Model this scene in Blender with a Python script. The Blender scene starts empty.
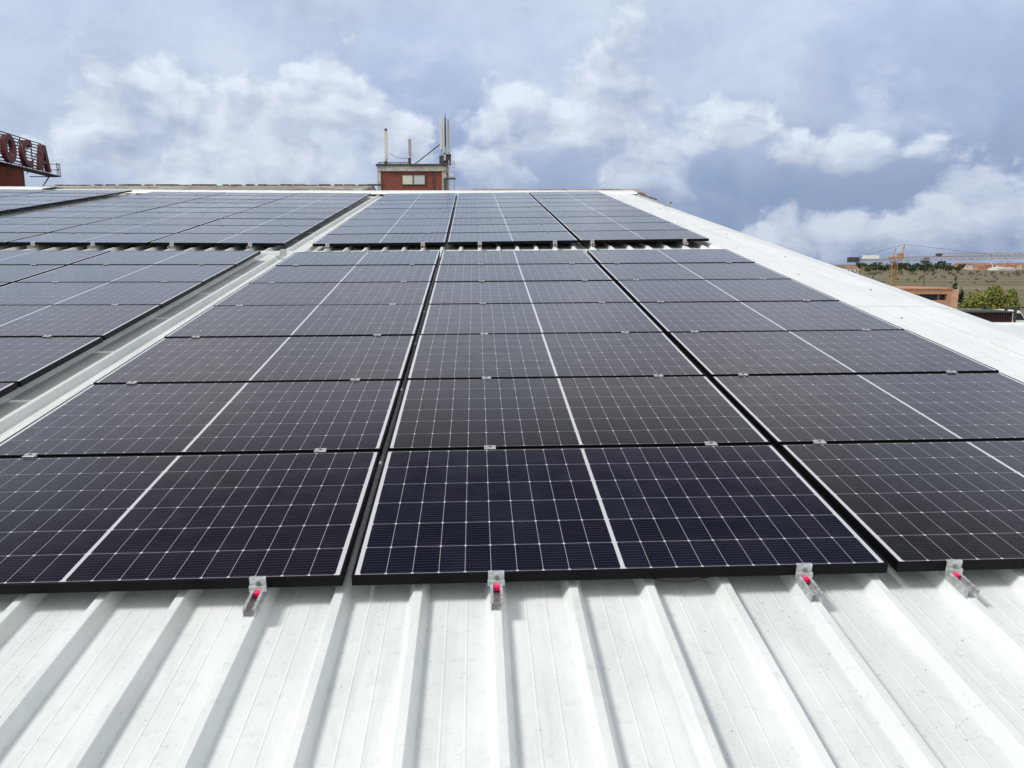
import bpy, bmesh, math, random
from mathutils import Matrix, Vector, Euler
random.seed(7)
R_ = math.radians
# ------------------------------------------------------------------ camera
# roof-local frame: x = across the roof (u), y = up the slope (v), z = roof normal, origin = front left corner of the middle front panel
F_PX = 771.9
RX, RY, RZ = 1.26148, -0.0006, -0.04618
CAM_L = Vector((0.41148, -2.18177, 1.33432))
HC = 11.0                                   # eye height over the ground
PITCH = math.atan((384-264)/F_PX)
R_roof = (Matrix.Rotation(RZ, 3, 'Z') @ Matrix.Rotation(RY, 3, 'Y') @ Matrix.Rotation(RX, 3, 'X'))
Rcw = Matrix.Rotation(math.pi/2-PITCH, 3, 'X')
CP, SP_ = math.cos(PITCH), math.sin(PITCH)
def FE(py): return F_PX*(CP+(384-py)/F_PX*SP_)     # focal length over horizontal distance at that picture row
M3 = Rcw @ R_roof.transposed()
M = Matrix.Translation((0, 0, HC)) @ M3.to_4x4() @ Matrix.Translation(-CAM_L)
scene = bpy.context.scene
cam_d = bpy.data.cameras.new('camera'); cam = bpy.data.objects.new('camera', cam_d)
scene.collection.objects.link(cam); scene.camera = cam
cam.matrix_world = Matrix.Translation((0, 0, HC)) @ Rcw.to_4x4()
cam_d.sensor_width = 36; cam_d.lens = F_PX*36/1024; cam_d.clip_start = .05; cam_d.clip_end = 20000
# ------------------------------------------------------------------ view
scene.view_settings.view_transform = 'Standard'; scene.view_settings.look = 'None'
scene.view_settings.exposure = 0.36; scene.view_settings.gamma = 1; scene.view_settings.use_curve_mapping = False
# ------------------------------------------------------------------ sun
sun_local = Vector((-.86, -0.14, 1.0))       # towards the sun, in the roof frame
sun_dir = (M3 @ sun_local).normalized()
sd = bpy.data.lights.new('sun', 'SUN'); so = bpy.data.objects.new('sun', sd); scene.collection.objects.link(so)
sd.energy = 2.0; sd.angle = R_(14.); sd.color = (1, .975, .94)
so.rotation_euler = (-sun_dir).to_track_quat('-Z', 'Y').to_euler()
so.location = (0, 0, 40)
SUN_EL = math.asin(sun_dir.z); SUN_AZ = math.atan2(sun_dir.x, sun_dir.y)
# ------------------------------------------------------------------ world
world = bpy.data.worlds.new('World'); scene.world = world; world.use_nodes = True
nt = world.node_tree; nt.nodes.clear()
class G:
    """tiny helper for math on sockets"""
    def __init__(s, nt): s.nt = nt
    def n(s, t, **k):
        x = s.nt.nodes.new(t)
        for a, b in k.items(): setattr(x, a, b)
        return x
    def put(s, sock, v):
        if isinstance(v, (int, float)): sock.default_value = v
        elif isinstance(v, (tuple, list)): sock.default_value = v
        else: s.nt.links.new(v, sock)
    def m(s, op, a, b=0.0, c=0.0, clamp=False):
        x = s.n('ShaderNodeMath', operation=op, use_clamp=clamp)
        s.put(x.inputs[0], a); s.put(x.inputs[1], b); s.put(x.inputs[2], c)
        return x.outputs[0]
    def smooth(s, v, lo, hi, a=0., b=1.):
        x = s.n('ShaderNodeMapRange', interpolation_type='SMOOTHSTEP')
        s.put(x.inputs['Value'], v)
        for k, q in (('From Min', lo), ('From Max', hi), ('To Min', a), ('To Max', b)): x.inputs[k].default_value = q
        return x.outputs[0]
    def mix(s, f, a, b, t='RGBA', blend='MIX'):
        x = s.n('ShaderNodeMix', data_type='RGBA', blend_type=blend)
        s.put(x.inputs[0], f); s.put(x.inputs[6], a); s.put(x.inputs[7], b)
        return x.outputs[2]
    def noise(s, vec, scale, detail=6., rough=.55, dist=0., dim='3D'):
        x = s.n('ShaderNodeTexNoise', noise_dimensions=dim)
        s.put(x.inputs['Vector'], vec)
        x.inputs['Scale'].default_value = scale; x.inputs['Detail'].default_value = detail
        x.inputs['Roughness'].default_value = rough; x.inputs['Distortion'].default_value = dist
        return x.outputs['Fac']
    def xyz(s, v):
        x = s.n('ShaderNodeSeparateXYZ'); s.put(x.inputs[0], v); return x.outputs
    def comb(s, a, b, c=0.):
        x = s.n('ShaderNodeCombineXYZ'); s.put(x.inputs[0], a); s.put(x.inputs[1], b); s.put(x.inputs[2], c); return x.outputs[0]
def px_dir(x, y):
    v = Rcw @ Vector(((x-512)/F_PX, -(y-384)/F_PX, -1)); v.normalize()
    return math.atan2(v.x, v.y), math.asin(v.z)
def s2l(c): return tuple(((q/255+.055)/1.055)**2.4 if q > 10 else q/255/12.92 for q in c)+(1,)
g = G(nt)
tc = g.n('ShaderNodeTexCoord'); X, Y, Z = g.xyz(tc.outputs['Generated'])
az = g.m('ARCTAN2', X, Y); el = g.m('ARCSINE', Z)
def vm(op, a, b, c=None):
    x = g.n('ShaderNodeVectorMath', operation=op); g.put(x.inputs[0], a)
    if b is not None: g.put(x.inputs[1], b)
    if c is not None: g.put(x.inputs[2], c)
    return x.outputs[1] if op in ('DOT_PRODUCT', 'LENGTH') else x.outputs[0]
# cloud-space coordinate: bearing and elevation, gently warped
P0 = g.comb(az, el, 0.)
wob = g.n('ShaderNodeTexNoise'); g.put(wob.inputs['Vector'], P0); wob.inputs['Scale'].default_value = 9.; wob.inputs['Detail'].default_value = 3
P = vm('MULTIPLY_ADD', wob.outputs['Color'], (.07, .045, 0), P0)
# cumulus banks: (x, y, half width, half height, strength) as picture bearings of the real clouds
blobs = [(215,165,150,75,1.), (165,95,60,32,.95), (300,110,75,42,.95), (75,150,60,30,.55), (405,150,38,30,.9), (548,122,62,42,1.), (500,150,52,60,.9),
         (650,150,48,55,.85), (700,130,62,34,.95), (850,150,80,26,.6), (985,215,80,36,.9), (870,236,110,34,.8), (1050,225,90,50,.9), (610,175,80,34,.6), (790,235,50,22,.6), (650,75,60,50,.3), (600,115,55,45,.55)]
def field(de):
    out = None
    for (x, y, rx, ry, s_) in blobs:
        a0, e0 = px_dir(x, y); kx, ky = F_PX/rx, F_PX/ry
        v = vm('MULTIPLY_ADD', P, (kx, ky, 0), (-(a0+.035)*kx, -(e0+.0225-de)*ky, 0))
        r2 = vm('DOT_PRODUCT', v, v)
        b = g.m('MULTIPLY_ADD', r2, -s_, s_)
        out = b if out is None else g.m('MAXIMUM', out, b)
    return g.m('MAXIMUM', out, -.9)
B0 = field(0); B1 = field(.035)
PS = vm('MULTIPLY', P, (1., 1.35, 1.))
n0 = g.noise(PS, 9.5, 9, .54); n1 = g.noise(vm('ADD', PS, (-.014, .024, 0)), 9.5, 7, .54)
D0 = g.m('ADD', g.m('MULTIPLY', B0, .22), g.m('MULTIPLY_ADD', n0, 1.3, -.15))
mask = g.m('MULTIPLY', g.smooth(D0, .47, .62), g.smooth(g.m('SUBTRACT', B0, B1), -.8, .0, .3, 1.))
hard = g.smooth(D0, .50, .56)
rel = g.m('ADD', g.m('MULTIPLY', g.m('SUBTRACT', n0, n1), 3.0), g.m('MULTIPLY', g.m('SUBTRACT', B0, B1), .45))
lit = g.m('ADD', rel, .40, clamp=True)
cloud_c = g.mix(lit, s2l((150,161,186)), s2l((222,229,239)))
big = g.noise(P, 3.2, 6, .5)
vein = g.smooth(big, .38, .62)
r1 = g.n('ShaderNodeValToRGB'); g.put(r1.inputs[0], g.m('MULTIPLY', el, 1/0.6))
cr = r1.color_ramp; cr.elements[0].position = 0; cr.elements[0].color = s2l((120,141,178))
cr.elements[1].position = 1; cr.elements[1].color = s2l((188,182,188))
for p_, c_ in ((.12, (127,147,182)), (.28, (146,164,196)), (.46, (170,188,216)), (.60,(200,201,212)), (.75,(204,200,204))):
    e_ = cr.elements.new(p_); e_.color = s2l(c_)
base = g.mix(g.m('MULTIPLY', vein, .75), r1.outputs[0], s2l((196,207,223)))
fine = g.noise(PS, 6., 8, .6)
base = g.mix(g.smooth(fine, .46, .70, 0, .55), base, s2l((152,164,190)))
base = g.mix(g.smooth(fine, .50, .30, 0, .5), base, s2l((214,220,233)))
a0, e0 = px_dir(900, 225)
v = vm('MULTIPLY_ADD', P, (2.6, 9., 0), (-a0*2.6-.09, -e0*9.-.2, 0))
base = g.mix(g.smooth(vm('LENGTH', v, None), 1.2, .2, 0, .85), base, s2l((118,138,174)))
clouds = g.mix(g.m('MULTIPLY', mask, .78), base, cloud_c)
clouds = g.mix(g.smooth(vm('LENGTH', v, None), 1.2, .2, 0, .25), clouds, s2l((128,145,178)))
clouds = vm('SCALE', clouds, None); clouds.node.inputs['Scale'].default_value = .93
# added dark patch overhead darkens near panel reflections; bright sky added behind as fill
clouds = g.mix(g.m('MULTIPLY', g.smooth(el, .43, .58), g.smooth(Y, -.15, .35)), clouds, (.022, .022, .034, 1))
clouds = g.mix(g.smooth(Y, .15, -.45, 0, .85), clouds, (.90, .93, .92, 1))
sky = g.n('ShaderNodeTexSky', sky_type='NISHITA', sun_disc=False, sun_elevation=SUN_EL, sun_rotation=SUN_AZ)
bg1 = g.n('ShaderNodeBackground'); g.put(bg1.inputs[0], sky.outputs[0]); bg1.inputs[1].default_value = .1
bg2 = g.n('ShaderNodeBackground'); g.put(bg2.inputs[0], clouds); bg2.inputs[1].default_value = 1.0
# a little clear sky blended evenly into the cloud layer
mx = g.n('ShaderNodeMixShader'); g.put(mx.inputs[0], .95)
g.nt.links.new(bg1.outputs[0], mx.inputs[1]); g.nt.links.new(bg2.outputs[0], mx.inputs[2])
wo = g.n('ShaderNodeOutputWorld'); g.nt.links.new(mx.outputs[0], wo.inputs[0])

# ------------------------------------------------------------------ materials
def mat(name, col=(.5, .5, .5), rough=.6, metal=0., var=0., vscale=3., spec=.5, coords='Object', bump=0.):
    m = bpy.data.materials.new(name); m.use_nodes = True; t = m.node_tree; b = t.nodes['Principled BSDF']
    b.inputs['Base Color'].default_value = (*col, 1); b.inputs['Roughness'].default_value = rough
    b.inputs['Metallic'].default_value = metal; b.inputs['Specular IOR Level'].default_value = spec
    q = G(t); tcn = q.n('ShaderNodeTexCoord')
    if var or bump:
        n = q.noise(tcn.outputs[coords], vscale, 6, .6)
    if var:
        lo = tuple(c*(1-var) for c in col)+(1,); hi = tuple(min(1, c*(1+var)) for c in col)+(1,)
        q.put(b.inputs['Base Color'], q.mix(q.smooth(n, .3, .7), lo, hi))
    if bump:
        bp = q.n('ShaderNodeBump'); bp.inputs['Strength'].default_value = bump; q.put(bp.inputs['Height'], n); q.put(b.inputs['Normal'], bp.outputs[0])
    return m
MT = {}
MT['frame'] = mat('black_anodised', (.0022, .0022, .003), .45, 0., .2, 30, .12)
MT['alu'] = mat('aluminium', (.50, .51, .52), .36, .35, .28, 60)
MT['bolt'] = mat('bolt_steel', (.3, .3, .3), .35, .9)
MT['pink'] = mat('pink_plastic', (.80, .008, .09), .4, 0, .15, 50)
MT['cable'] = mat('black_cable', (.012, .012, .012), .5, 0, .2, 20)
MT['galv'] = mat('galvanised', (.42, .43, .44), .5, .5, .2, 3)
MT['brick'] = mat('red_brick', (.26, .055, .035), .85, 0, .35, 6)
MT['conc'] = mat('pale_render', (.46, .43, .38), .9, 0, .25, 1.5)
MT['darkmetal'] = mat('dark_metal', (.06, .055, .055), .6, .2, .3, 3)
MT['signred'] = mat('sign_red', (.115, .016, .022), .5, 0, .3, 2)
MT['redclad'] = mat('red_cladding', (.16, .035, .02), .75, 0, .3, 1.5)
MT['antw'] = mat('antenna_white', (.62, .60, .55), .5, 0, .1, 3)
MT['antg'] = mat('antenna_grey', (.34, .33, .34), .5, 0, .1, 3)
MT['yellow'] = mat('crane_yellow', (.38, .22, .09), .6, 0, .2, 1)
MT['craneoch'] = mat('crane_ochre', (.36, .26, .17), .6, 0, .2, 1)
MT['obrick'] = mat('orange_brick', (.48, .25, .15), .85, 0, .15, 2)
MT['glassd'] = mat('dark_window', (.03, .035, .045), .12, 0, 0)
MT['blind'] = mat('window_blind', (.62, .62, .5), .6, 0, .08, 6)
MT['maroon'] = mat('maroon_sheet', (.055, .018, .018), .6, 0, .3, 1)
MT['bark'] = mat('bark', (.10, .07, .05), .9, 0, .3, 5)
MT['white'] = mat('white_paint', (.82, .82, .81), .5, 0, .06, 2)
MT['housew'] = mat('house_wall', (.55, .50, .44), .9, 0, .12, .3)
MT['houser'] = mat('house_roof_tile', (.29, .15, .10), .9, 0, .25, .4)
MT['whiteb'] = mat('white_wall', (.78, .78, .78), .7)
def leafmat(name, a, b_):
    m = bpy.data.materials.new(name); m.use_nodes = True; t = m.node_tree; b = t.nodes['Principled BSDF']; q = G(t)
    tcn = q.n('ShaderNodeTexCoord'); n = q.noise(tcn.outputs['Object'], 1.3, 5, .7)
    q.put(b.inputs['Base Color'], q.mix(q.smooth(n, .32, .68), a+(1,), b_+(1,))); b.inputs['Roughness'].default_value = .75
    return m
MT['leafy'] = leafmat('yellow_green_leaves', (.10, .115, .02), (.28, .28, .055))
MT['leafd'] = leafmat('dark_green_leaves', (.018, .030, .013), (.05, .065, .025))
MT['leafs'] = leafmat('scrub_leaves', (.12, .11, .065), (.20, .18, .11))

# solar glass: cells, gridlines and busbars from the panel's own coordinates
PW, PH = 1.755, 1.038
def glass_mat():
    m = bpy.data.materials.new('solar_glass'); m.use_nodes = True; t = m.node_tree; b = t.nodes['Principled BSDF']; q = G(t)
    tcn = q.n('ShaderNodeTexCoord'); x, y, z = q.xyz(tcn.outputs['Object'])
    xc = q.m('ABSOLUTE', q.m('SUBTRACT', x, PW/2)); yc = q.m('SUBTRACT', y, PH/2)
    cx = q.m('SUBTRACT', xc, .0065)                       # distance into the half, 10 cells of .0850
    px_, py_ = .0848, .1684
    gx = q.m('DIVIDE', cx, px_); fx = q.m('MULTIPLY', q.m('ABSOLUTE', q.m('SUBTRACT', gx, q.m('ROUND', gx))), px_)
    gy = q.m('DIVIDE', yc, py_); fy = q.m('MULTIPLY', q.m('ABSOLUTE', q.m('SUBTRACT', gy, q.m('ROUND', gy))), py_)
    lx = q.m('LESS_THAN', fx, .0009); ly = q.m('LESS_THAN', fy, .0009)
    dot = q.m('LESS_THAN', q.m('ADD', fx, fy), .0062)
    inx = q.m('GREATER_THAN', cx, px_*10-.001); mid = q.m('LESS_THAN', cx, 0.0)
    iny = q.m('GREATER_THAN', q.m('ABSOLUTE', yc), py_*3-.0008)
    line = q.m('MAXIMUM', lx, ly); white = q.m('MAXIMUM', inx, q.m('MAXIMUM', mid, dot))
    # busbars, ten thin wires to a cell, along x
    bx = q.m('DIVIDE', yc, py_/10); fb = q.m('ABSOLUTE', q.m('SUBTRACT', q.m('SUBTRACT', bx, .5), q.m('ROUND', q.m('SUBTRACT', bx, .5))))
    bus = q.m('LESS_THAN', fb, .03)
    # each cell a slightly different tone
    cid = q.comb(q.m('FLOOR', q.m('DIVIDE', q.m('SUBTRACT', x, PW/2), px_)), q.m('FLOOR', gy), 0.)
    oi = q.n('ShaderNodeObjectInfo')
    wn = q.n('ShaderNodeTexWhiteNoise', noise_dimensions='4D'); q.put(wn.inputs['Vector'], cid); q.put(wn.inputs['W'], q.m('MULTIPLY', oi.outputs['Random'], 37.))
    cell = q.mix(wn.outputs[0], (.0035, .0038, .011, 1), (.008, .0085, .019, 1))
    cell = q.mix(q.smooth(oi.outputs['Random'], .25, .8, 0, .9), cell, (.012, .0095, .010, 1))
    cell = q.mix(bus, cell, (.07, .075, .09, 1))
    c = q.mix(line, cell, (.36, .37, .40, 1)); c = q.mix(iny, c, (.20, .20, .22, 1)); c = q.mix(white, c, (.60, .61, .64, 1))
    # light dust
    d = q.noise(tcn.outputs['Object'], 4., 6, .6)
    c = q.mix(q.smooth(d, .45, .8, .0, .022), c, (.35, .33, .30, 1))
    q.put(b.inputs['Base Color'], c)
    b.inputs['Roughness'].default_value = .16
    rn = q.noise(tcn.outputs['Object'], 9., 4, .6); q.put(b.inputs['Roughness'], q.m('ADD', q.smooth(rn, .3, .7, .10, .17), q.m('MULTIPLY', oi.outputs['Random'], .05)))
    b.inputs['IOR'].default_value = 1.64
    b.inputs['Sheen Weight'].default_value = .03; b.inputs['Sheen Roughness'].default_value = .35; b.inputs['Sheen Tint'].default_value = (.86, .80, .88, 1)
    return m
MT['glass'] = glass_mat()
def roof_white():
    m = bpy.data.materials.new('white_roof_sheet'); m.use_nodes = True; t = m.node_tree; b = t.nodes['Principled BSDF']; q = G(t)
    tcn = q.n('ShaderNodeTexCoord'); o = tcn.outputs['Object']
    mp = q.n('ShaderNodeMapping'); q.put(mp.inputs[0], o); mp.inputs['Scale'].default_value = (1, .35, 1)
    n1 = q.noise(mp.outputs[0], 4., 8, .65); n2 = q.noise(o, 26., 6, .7); n3 = q.noise(o, 90., 3, .6); n4 = q.noise(o, 9., 5, .6, 1.5)
    c = q.mix(q.smooth(n1, .35, .7), (.78, .80, .785, 1), (.65, .685, .675, 1))
    mp2 = q.n('ShaderNodeMapping'); q.put(mp2.inputs[0], o); mp2.inputs['Scale'].default_value = (22, .9, 1)
    st = q.noise(mp2.outputs[0], 1., 6, .65); c = q.mix(q.smooth(st, .50, .72, 0, .34), c, (.50, .52, .50, 1))
    c = q.mix(q.m('MULTIPLY', q.smooth(n2, .54, .70), .34), c, (.50, .50, .49, 1))
    c = q.mix(q.m('MULTIPLY', q.smooth(n4, .58, .70), .14), c, (.45, .45, .45, 1))
    sp = q.m('MULTIPLY', q.smooth(n3, .66, .72), q.smooth(n1, .42, .62))
    c = q.mix(q.m('MULTIPLY', sp, .8), c, (.16, .15, .14, 1))
    vo = q.n('ShaderNodeTexVoronoi'); q.put(vo.inputs['Vector'], o); vo.inputs['Scale'].default_value = 7.
    wn = q.n('ShaderNodeTexWhiteNoise'); q.put(wn.inputs['Vector'], vo.outputs['Color'])
    spk = q.m('MULTIPLY', q.m('LESS_THAN', q.m('ADD', vo.outputs['Distance'], q.m('MULTIPLY', n3, .03)), .035), q.m('GREATER_THAN', wn.outputs[0], .6))
    c = q.mix(q.m('MULTIPLY', spk, .75), c, (.12, .11, .10, 1))
    q.put(b.inputs['Base Color'], c); b.inputs['Roughness'].default_value = .42
    bp = q.n('ShaderNodeBump'); bp.inputs['Strength'].default_value = .12; bp.inputs['Distance'].default_value = .01; q.put(bp.inputs['Height'], n1); q.put(b.inputs['Normal'], bp.outputs[0])
    return m
MT['roof'] = roof_white()
def old_roof():
    m = bpy.data.materials.new('old_grey_roof'); m.use_nodes = True; t = m.node_tree; b = t.nodes['Principled BSDF']; q = G(t)
    tcn = q.n('ShaderNodeTexCoord'); o = tcn.outputs['Object']
    n1 = q.noise(o, .5, 6, .6); n2 = q.noise(o, .8, 5, .65)
    c = q.mix(q.smooth(n1, .4, .6), (.36, .335, .29, 1), (.25, .235, .195, 1))
    c = q.mix(q.smooth(n2, .53, .60, 0, .8), c, (.13, .07, .05, 1))
    c = q.mix(q.smooth(n2, .46, .38, 0, .7), c, (.12, .14, .08, 1))
    q.put(b.inputs['Base Color'], c); b.inputs['Roughness'].default_value = .9
    return m
MT['oldroof'] = old_roof()
def field_mat():
    m = bpy.data.materials.new('dry_fields'); m.use_nodes = True; t = m.node_tree; b = t.nodes['Principled BSDF']; q = G(t)
    tcn = q.n('ShaderNodeTexCoord'); o = tcn.outputs['Object']
    mp = q.n('ShaderNodeMapping'); q.put(mp.inputs[0], o); mp.inputs['Scale'].default_value = (.12, 1, 1)
    n1 = q.noise(mp.outputs[0], .022, 7, .6); n2 = q.noise(o, .03, 8, .65); n3 = q.noise(mp.outputs[0], .006, 3, .5)
    c = q.mix(q.smooth(n1, .35, .65), (.135, .125, .075, 1), (.24, .205, .14, 1))
    c = q.mix(q.smooth(n3, .45, .6, 0, .6), c, (.15, .135, .075, 1))
    c = q.mix(q.smooth(n2, .55, .72, 0, .7), c, (.08, .08, .045, 1))
    q.put(b.inputs['Base Color'], c); b.inputs['Roughness'].default_value = 1.; b.inputs['Specular IOR Level'].default_value = .1
    return m
MT['field'] = field_mat()

# ------------------------------------------------------------------ builders
COL = scene.collection
class MB:
    def __init__(s): s.v = []; s.f = []; s.mi = []
    def box(s, lo, hi, T=None, mi=0):
        x0, y0, z0 = lo; x1, y1, z1 = hi; b = len(s.v)
        vs = [Vector(p) for p in ((x0,y0,z0),(x1,y0,z0),(x1,y1,z0),(x0,y1,z0),(x0,y0,z1),(x1,y0,z1),(x1,y1,z1),(x0,y1,z1))]
        if T is not None: vs = [T @ p for p in vs]
        s.v += vs
        for f in ((0,3,2,1),(4,5,6,7),(0,1,5,4),(1,2,6,5),(2,3,7,6),(3,0,4,7)): s.f.append([b+i for i in f]); s.mi.append(mi)
        return s
    def tube(s, p, q, r, n=8, r2=None, mi=0):
        p, q = Vector(p), Vector(q); d = (q-p).normalized(); a = d.orthogonal().normalized(); c = d.cross(a); b = len(s.v); r2 = r if r2 is None else r2
        for P_, rr in ((p, r), (q, r2)):
            for i in range(n):
                t = 2*math.pi*i/n; s.v.append(P_+(a*math.cos(t)+c*math.sin(t))*rr)
        for i in range(n):
            j = (i+1) % n; s.f.append([b+i, b+j, b+n+j, b+n+i]); s.mi.append(mi)
        s.f.append([b+i for i in reversed(range(n))]); s.f.append([b+n+i for i in range(n)]); s.mi += [mi, mi]
        return s
    def face(s, pts, mi=0):
        b = len(s.v); s.v += [Vector(p) for p in pts]; s.f.append(list(range(b, b+len(pts)))); s.mi.append(mi); return s
    def extrude(s, poly, T, depth):
        """poly: 2D outline (x,z) extruded along y by depth"""
        b = len(s.v); n = len(poly)
        for y in (0, depth):
            for (x, z) in poly: s.v.append(T @ Vector((x, y, z)))
        for i in range(n):
            j = (i+1) % n; s.f.append([b+i, b+j, b+n+j, b+n+i]); s.mi.append(0)
        s.f.append([b+i for i in reversed(range(n))]); s.f.append([b+n+i for i in range(n)]); s.mi += [0, 0]
        return s
    def build(s, name, m, parent=None, bevel=0., smooth=False):
        me = bpy.data.meshes.new(name); me.from_pydata([tuple(v) for v in s.v], [], s.f)
        for k in (m if isinstance(m, (list, tuple)) else [m]): me.materials.append(k)
        for p, i in zip(me.polygons, s.mi): p.material_index = i; p.use_smooth = smooth
        bm = bmesh.new(); bm.from_mesh(me); bmesh.ops.recalc_face_normals(bm, faces=bm.faces)
        if bevel: bmesh.ops.bevel(bm, geom=list(bm.edges), offset=bevel, segments=1, affect='EDGES', clamp_overlap=True)
        bm.to_mesh(me); bm.free(); me.update()
        o = bpy.data.objects.new(name, me); COL.objects.link(o)
        if parent is not None: o.parent = parent
        return o
def tag(o, label=None, cat=None, group=None, kind=None):
    if label: o['label'] = label
    if cat: o['category'] = cat
    if group: o['group'] = group
    if kind: o['kind'] = kind
    return o
def empty(name, mw=Matrix.Identity(4)):
    o = bpy.data.objects.new(name, None); o.empty_display_size = .1; COL.objects.link(o); o.matrix_world = mw; return o
KIDS = {}
def kids(o):
    return KIDS.get(o.name) or [c for c in COL.objects if c.parent == o]
def copy_tree(src, tree, mw):
    """tree: {obj: [children]} captured once"""
    c = src.copy(); COL.objects.link(c); c.matrix_world = mw
    for ch, gs in tree:
        d = ch.copy(); COL.objects.link(d); d.parent = c
        for gch in gs:
            e = gch.copy(); COL.objects.link(e); e.parent = d
    return c
def tree_of(o): return [(ch, list(ch.children)) for ch in o.children]
ORD = ['first', 'second', 'third', 'fourth', 'fifth', 'sixth', 'seventh', 'eighth', 'ninth']

# ------------------------------------------------------------------ ground
gr = MB(); gr.face([(-6000, -3000, 0), (9000, -3000, 0), (9000, 12000, 0), (-6000, 12000, 0)])
o = gr.build('ground', MT['field']); tag(o, kind='structure')
yd = MB(); yd.face([(-70, -40, .004), (160, -40, .004), (160, 118, .004), (-70, 118, .004)])
tag(yd.build('paved_yard', mat('yard_asphalt', (.07, .07, .07), .9, 0, .25, .4)), kind='structure')

# ------------------------------------------------------------------ our building and its roof
ZT = -.065; ZP = -.107; RIB = .2525; RC = .462
V0, V1 = -4.5, 18.75
def dzl(u): return .0085*max(0., -u-2.)
hall = empty('industrial_building', M)
tag(hall, 'long industrial hall under the ribbed white metal roof that fills the foreground', 'building')
prof = []
k0, k1 = -122, 12
for k in range(k0, k1+1):
    c = RC+k*RIB
    pts = [(c-.0345, ZP), (c-.0160, ZT-.003), (c-.0125, ZT), (c+.0125, ZT), (c+.0160, ZT-.003), (c+.0345, ZP)]
    for s_ in (.0945, .158):
        x = c+s_; pts += [(x-.004, ZP), (x-.0015, ZP+.0011), (x+.0015, ZP+.0011), (x+.004, ZP)]
    prof += pts
rm = MB()
ys = [V0, V1]
for (x, z) in prof:
    for y in ys: rm.v.append(Vector((x, y, z+dzl(x))))
for i in range(len(prof)-1):
    a = i*2; rm.f.append([a, a+2, a+3, a+1]); rm.mi.append(0)
o = rm.build('metal_roof', MT['roof'], hall)
UR = prof[-1][0]
# edge flashing on the right: flat tray, low seam, raised strip, outer slope
fl = [(3.575, ZP+.004), (3.60, -.052), (4.06, -.0575), (4.061, -.0610), (4.30, -.056), (4.36, -.056), (4.625, -.106), (4.635, -.30)]
fm = MB()
seg = [V0+(V1-V0)*i/8 for i in range(9)]
for si in range(8):
    y0, y1 = seg[si], seg[si+1]+.04
    b = len(fm.v); h = .0015*(si % 2)
    for (x, z) in fl:
        for y in (y0, y1): fm.v.append(Vector((x, y, z+h)))
    for i in range(len(fl)-1): fm.f.append([b+2*i, b+2*i+2, b+2*i+3, b+2*i+1]); fm.mi.append(0)
fw = MT['roof'].copy(); fw.name = 'white_flashing'
for nd in fw.node_tree.nodes:
    if nd.type == 'MIX' and abs(nd.inputs[6].default_value[0]-.78) < .01 and not nd.inputs[6].is_linked:
        nd.inputs[6].default_value = (.84, .85, .845, 1); nd.inputs[7].default_value = (.76, .78, .775, 1)
fm.build('edge_flashing', fw, hall)
sm = MB(); y = V0
while y < V1:
    L_ = random.uniform(.5, 1.6); w_ = random.uniform(.003, .006)
    sm.box((4.064-w_, y, -.0605), (4.064+w_, y+L_, -.0575)); y += L_+random.uniform(.0, .35)
sm.build('sealant_line', mat('beige_sealant', (.52, .50, .42), .8, 0, .2, 3), hall)
sc_ = MB().tube((0, 0, -.004), (0, 0, .006), .009, 6).build('screw', MT['bolt'], hall)
for i in range(16):
    y = V0+4.6+i*1.15+random.uniform(-.3, .3); x = 3.83 if i % 2 else 4.18
    c = sc_ if i == 0 else sc_.copy()
    if i: COL.objects.link(c); c.parent = hall
    c.location = (x, y, -.054)
rc = MB()
zl = dzl(-31)
for (a, b_) in ((-30.3, -10.4), (-10.4, -4.), (-4., 4.6)):
    za, zb = dzl(a), dzl(b_); up = .055 if a < -20 else 0
    n = len(rc.v)
    for (y, z) in ((18.15, -.06), (18.2, -.02+up), (18.82, -.012+up), (19.35, -.10+up), (19.4, -.24)):
        rc.v += [Vector((a+.002, y, z+za)), Vector((b_-.002, y, z+zb))]
    for i in range(4): rc.f.append([n+2*i, n+2*i+1, n+2*i+3, n+2*i+2]); rc.mi.append(0)
rc.build('ridge_cap', MT['white'], hall)
# walls and eaves under the roof (world-vertical is close enough to the roof normal for the fascia)
Mi = M.inverted()
wl = MB()
def W2L(x, y, z): return Mi @ Vector((x, y, z))
def L2W(x, y, z): return M @ Vector((x, y, z))
def wallquad(pa, pb):
    A, B = L2W(*pa), L2W(*pb)
    wl.face([W2L(A.x, A.y, 0), W2L(B.x, B.y, 0), Vector(pb), Vector(pa)])
wallquad((4.58, V0+.1, -.2), (4.58, 19.3, -.2)); wallquad((-30.2, V0+.1, .1), (4.58, V0+.1, -.2)); wallquad((-30.2, V0+.1, .1), (-30.2, 19.3, .1))
wl.build('wall', MT['whiteb'], hall)

# small bracket and thin gutter strip standing on the far right roof edge
er = empty('gutter_strip', M @ Matrix.Translation((4.62, 15.9, -.10)))
tag(er, 'thin dark gutter strip lying along the far right roof edge near the ridge', 'gutter')
MB().box((-.02, 0, .0), (.02, 2.6, .045)).build('strip', MT['galv'], er); MB().box((-.025, .2, .045), (.025, 2.2, .065)).build('lip', MT['darkmetal'], er)
bk = empty('edge_bracket', M @ Matrix.Translation((4.58, 14.8, -.10)) @ Matrix.Scale(.65, 4))
tag(bk, 'small grey metal bracket standing alone on the right roof edge', 'bracket')
b1 = MB(); b1.extrude([(-.10, 0), (.10, 0), (.13, .16), (.06, .17), (.02, .10), (-.10, .08)], Matrix.Identity(4), .12); b1.build('bracket_body', MT['galv'], bk, .004)
MB().box((.05, -.02, .13), (.15, .14, .15)).build('bracket_plate', MT['darkmetal'], bk)

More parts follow.
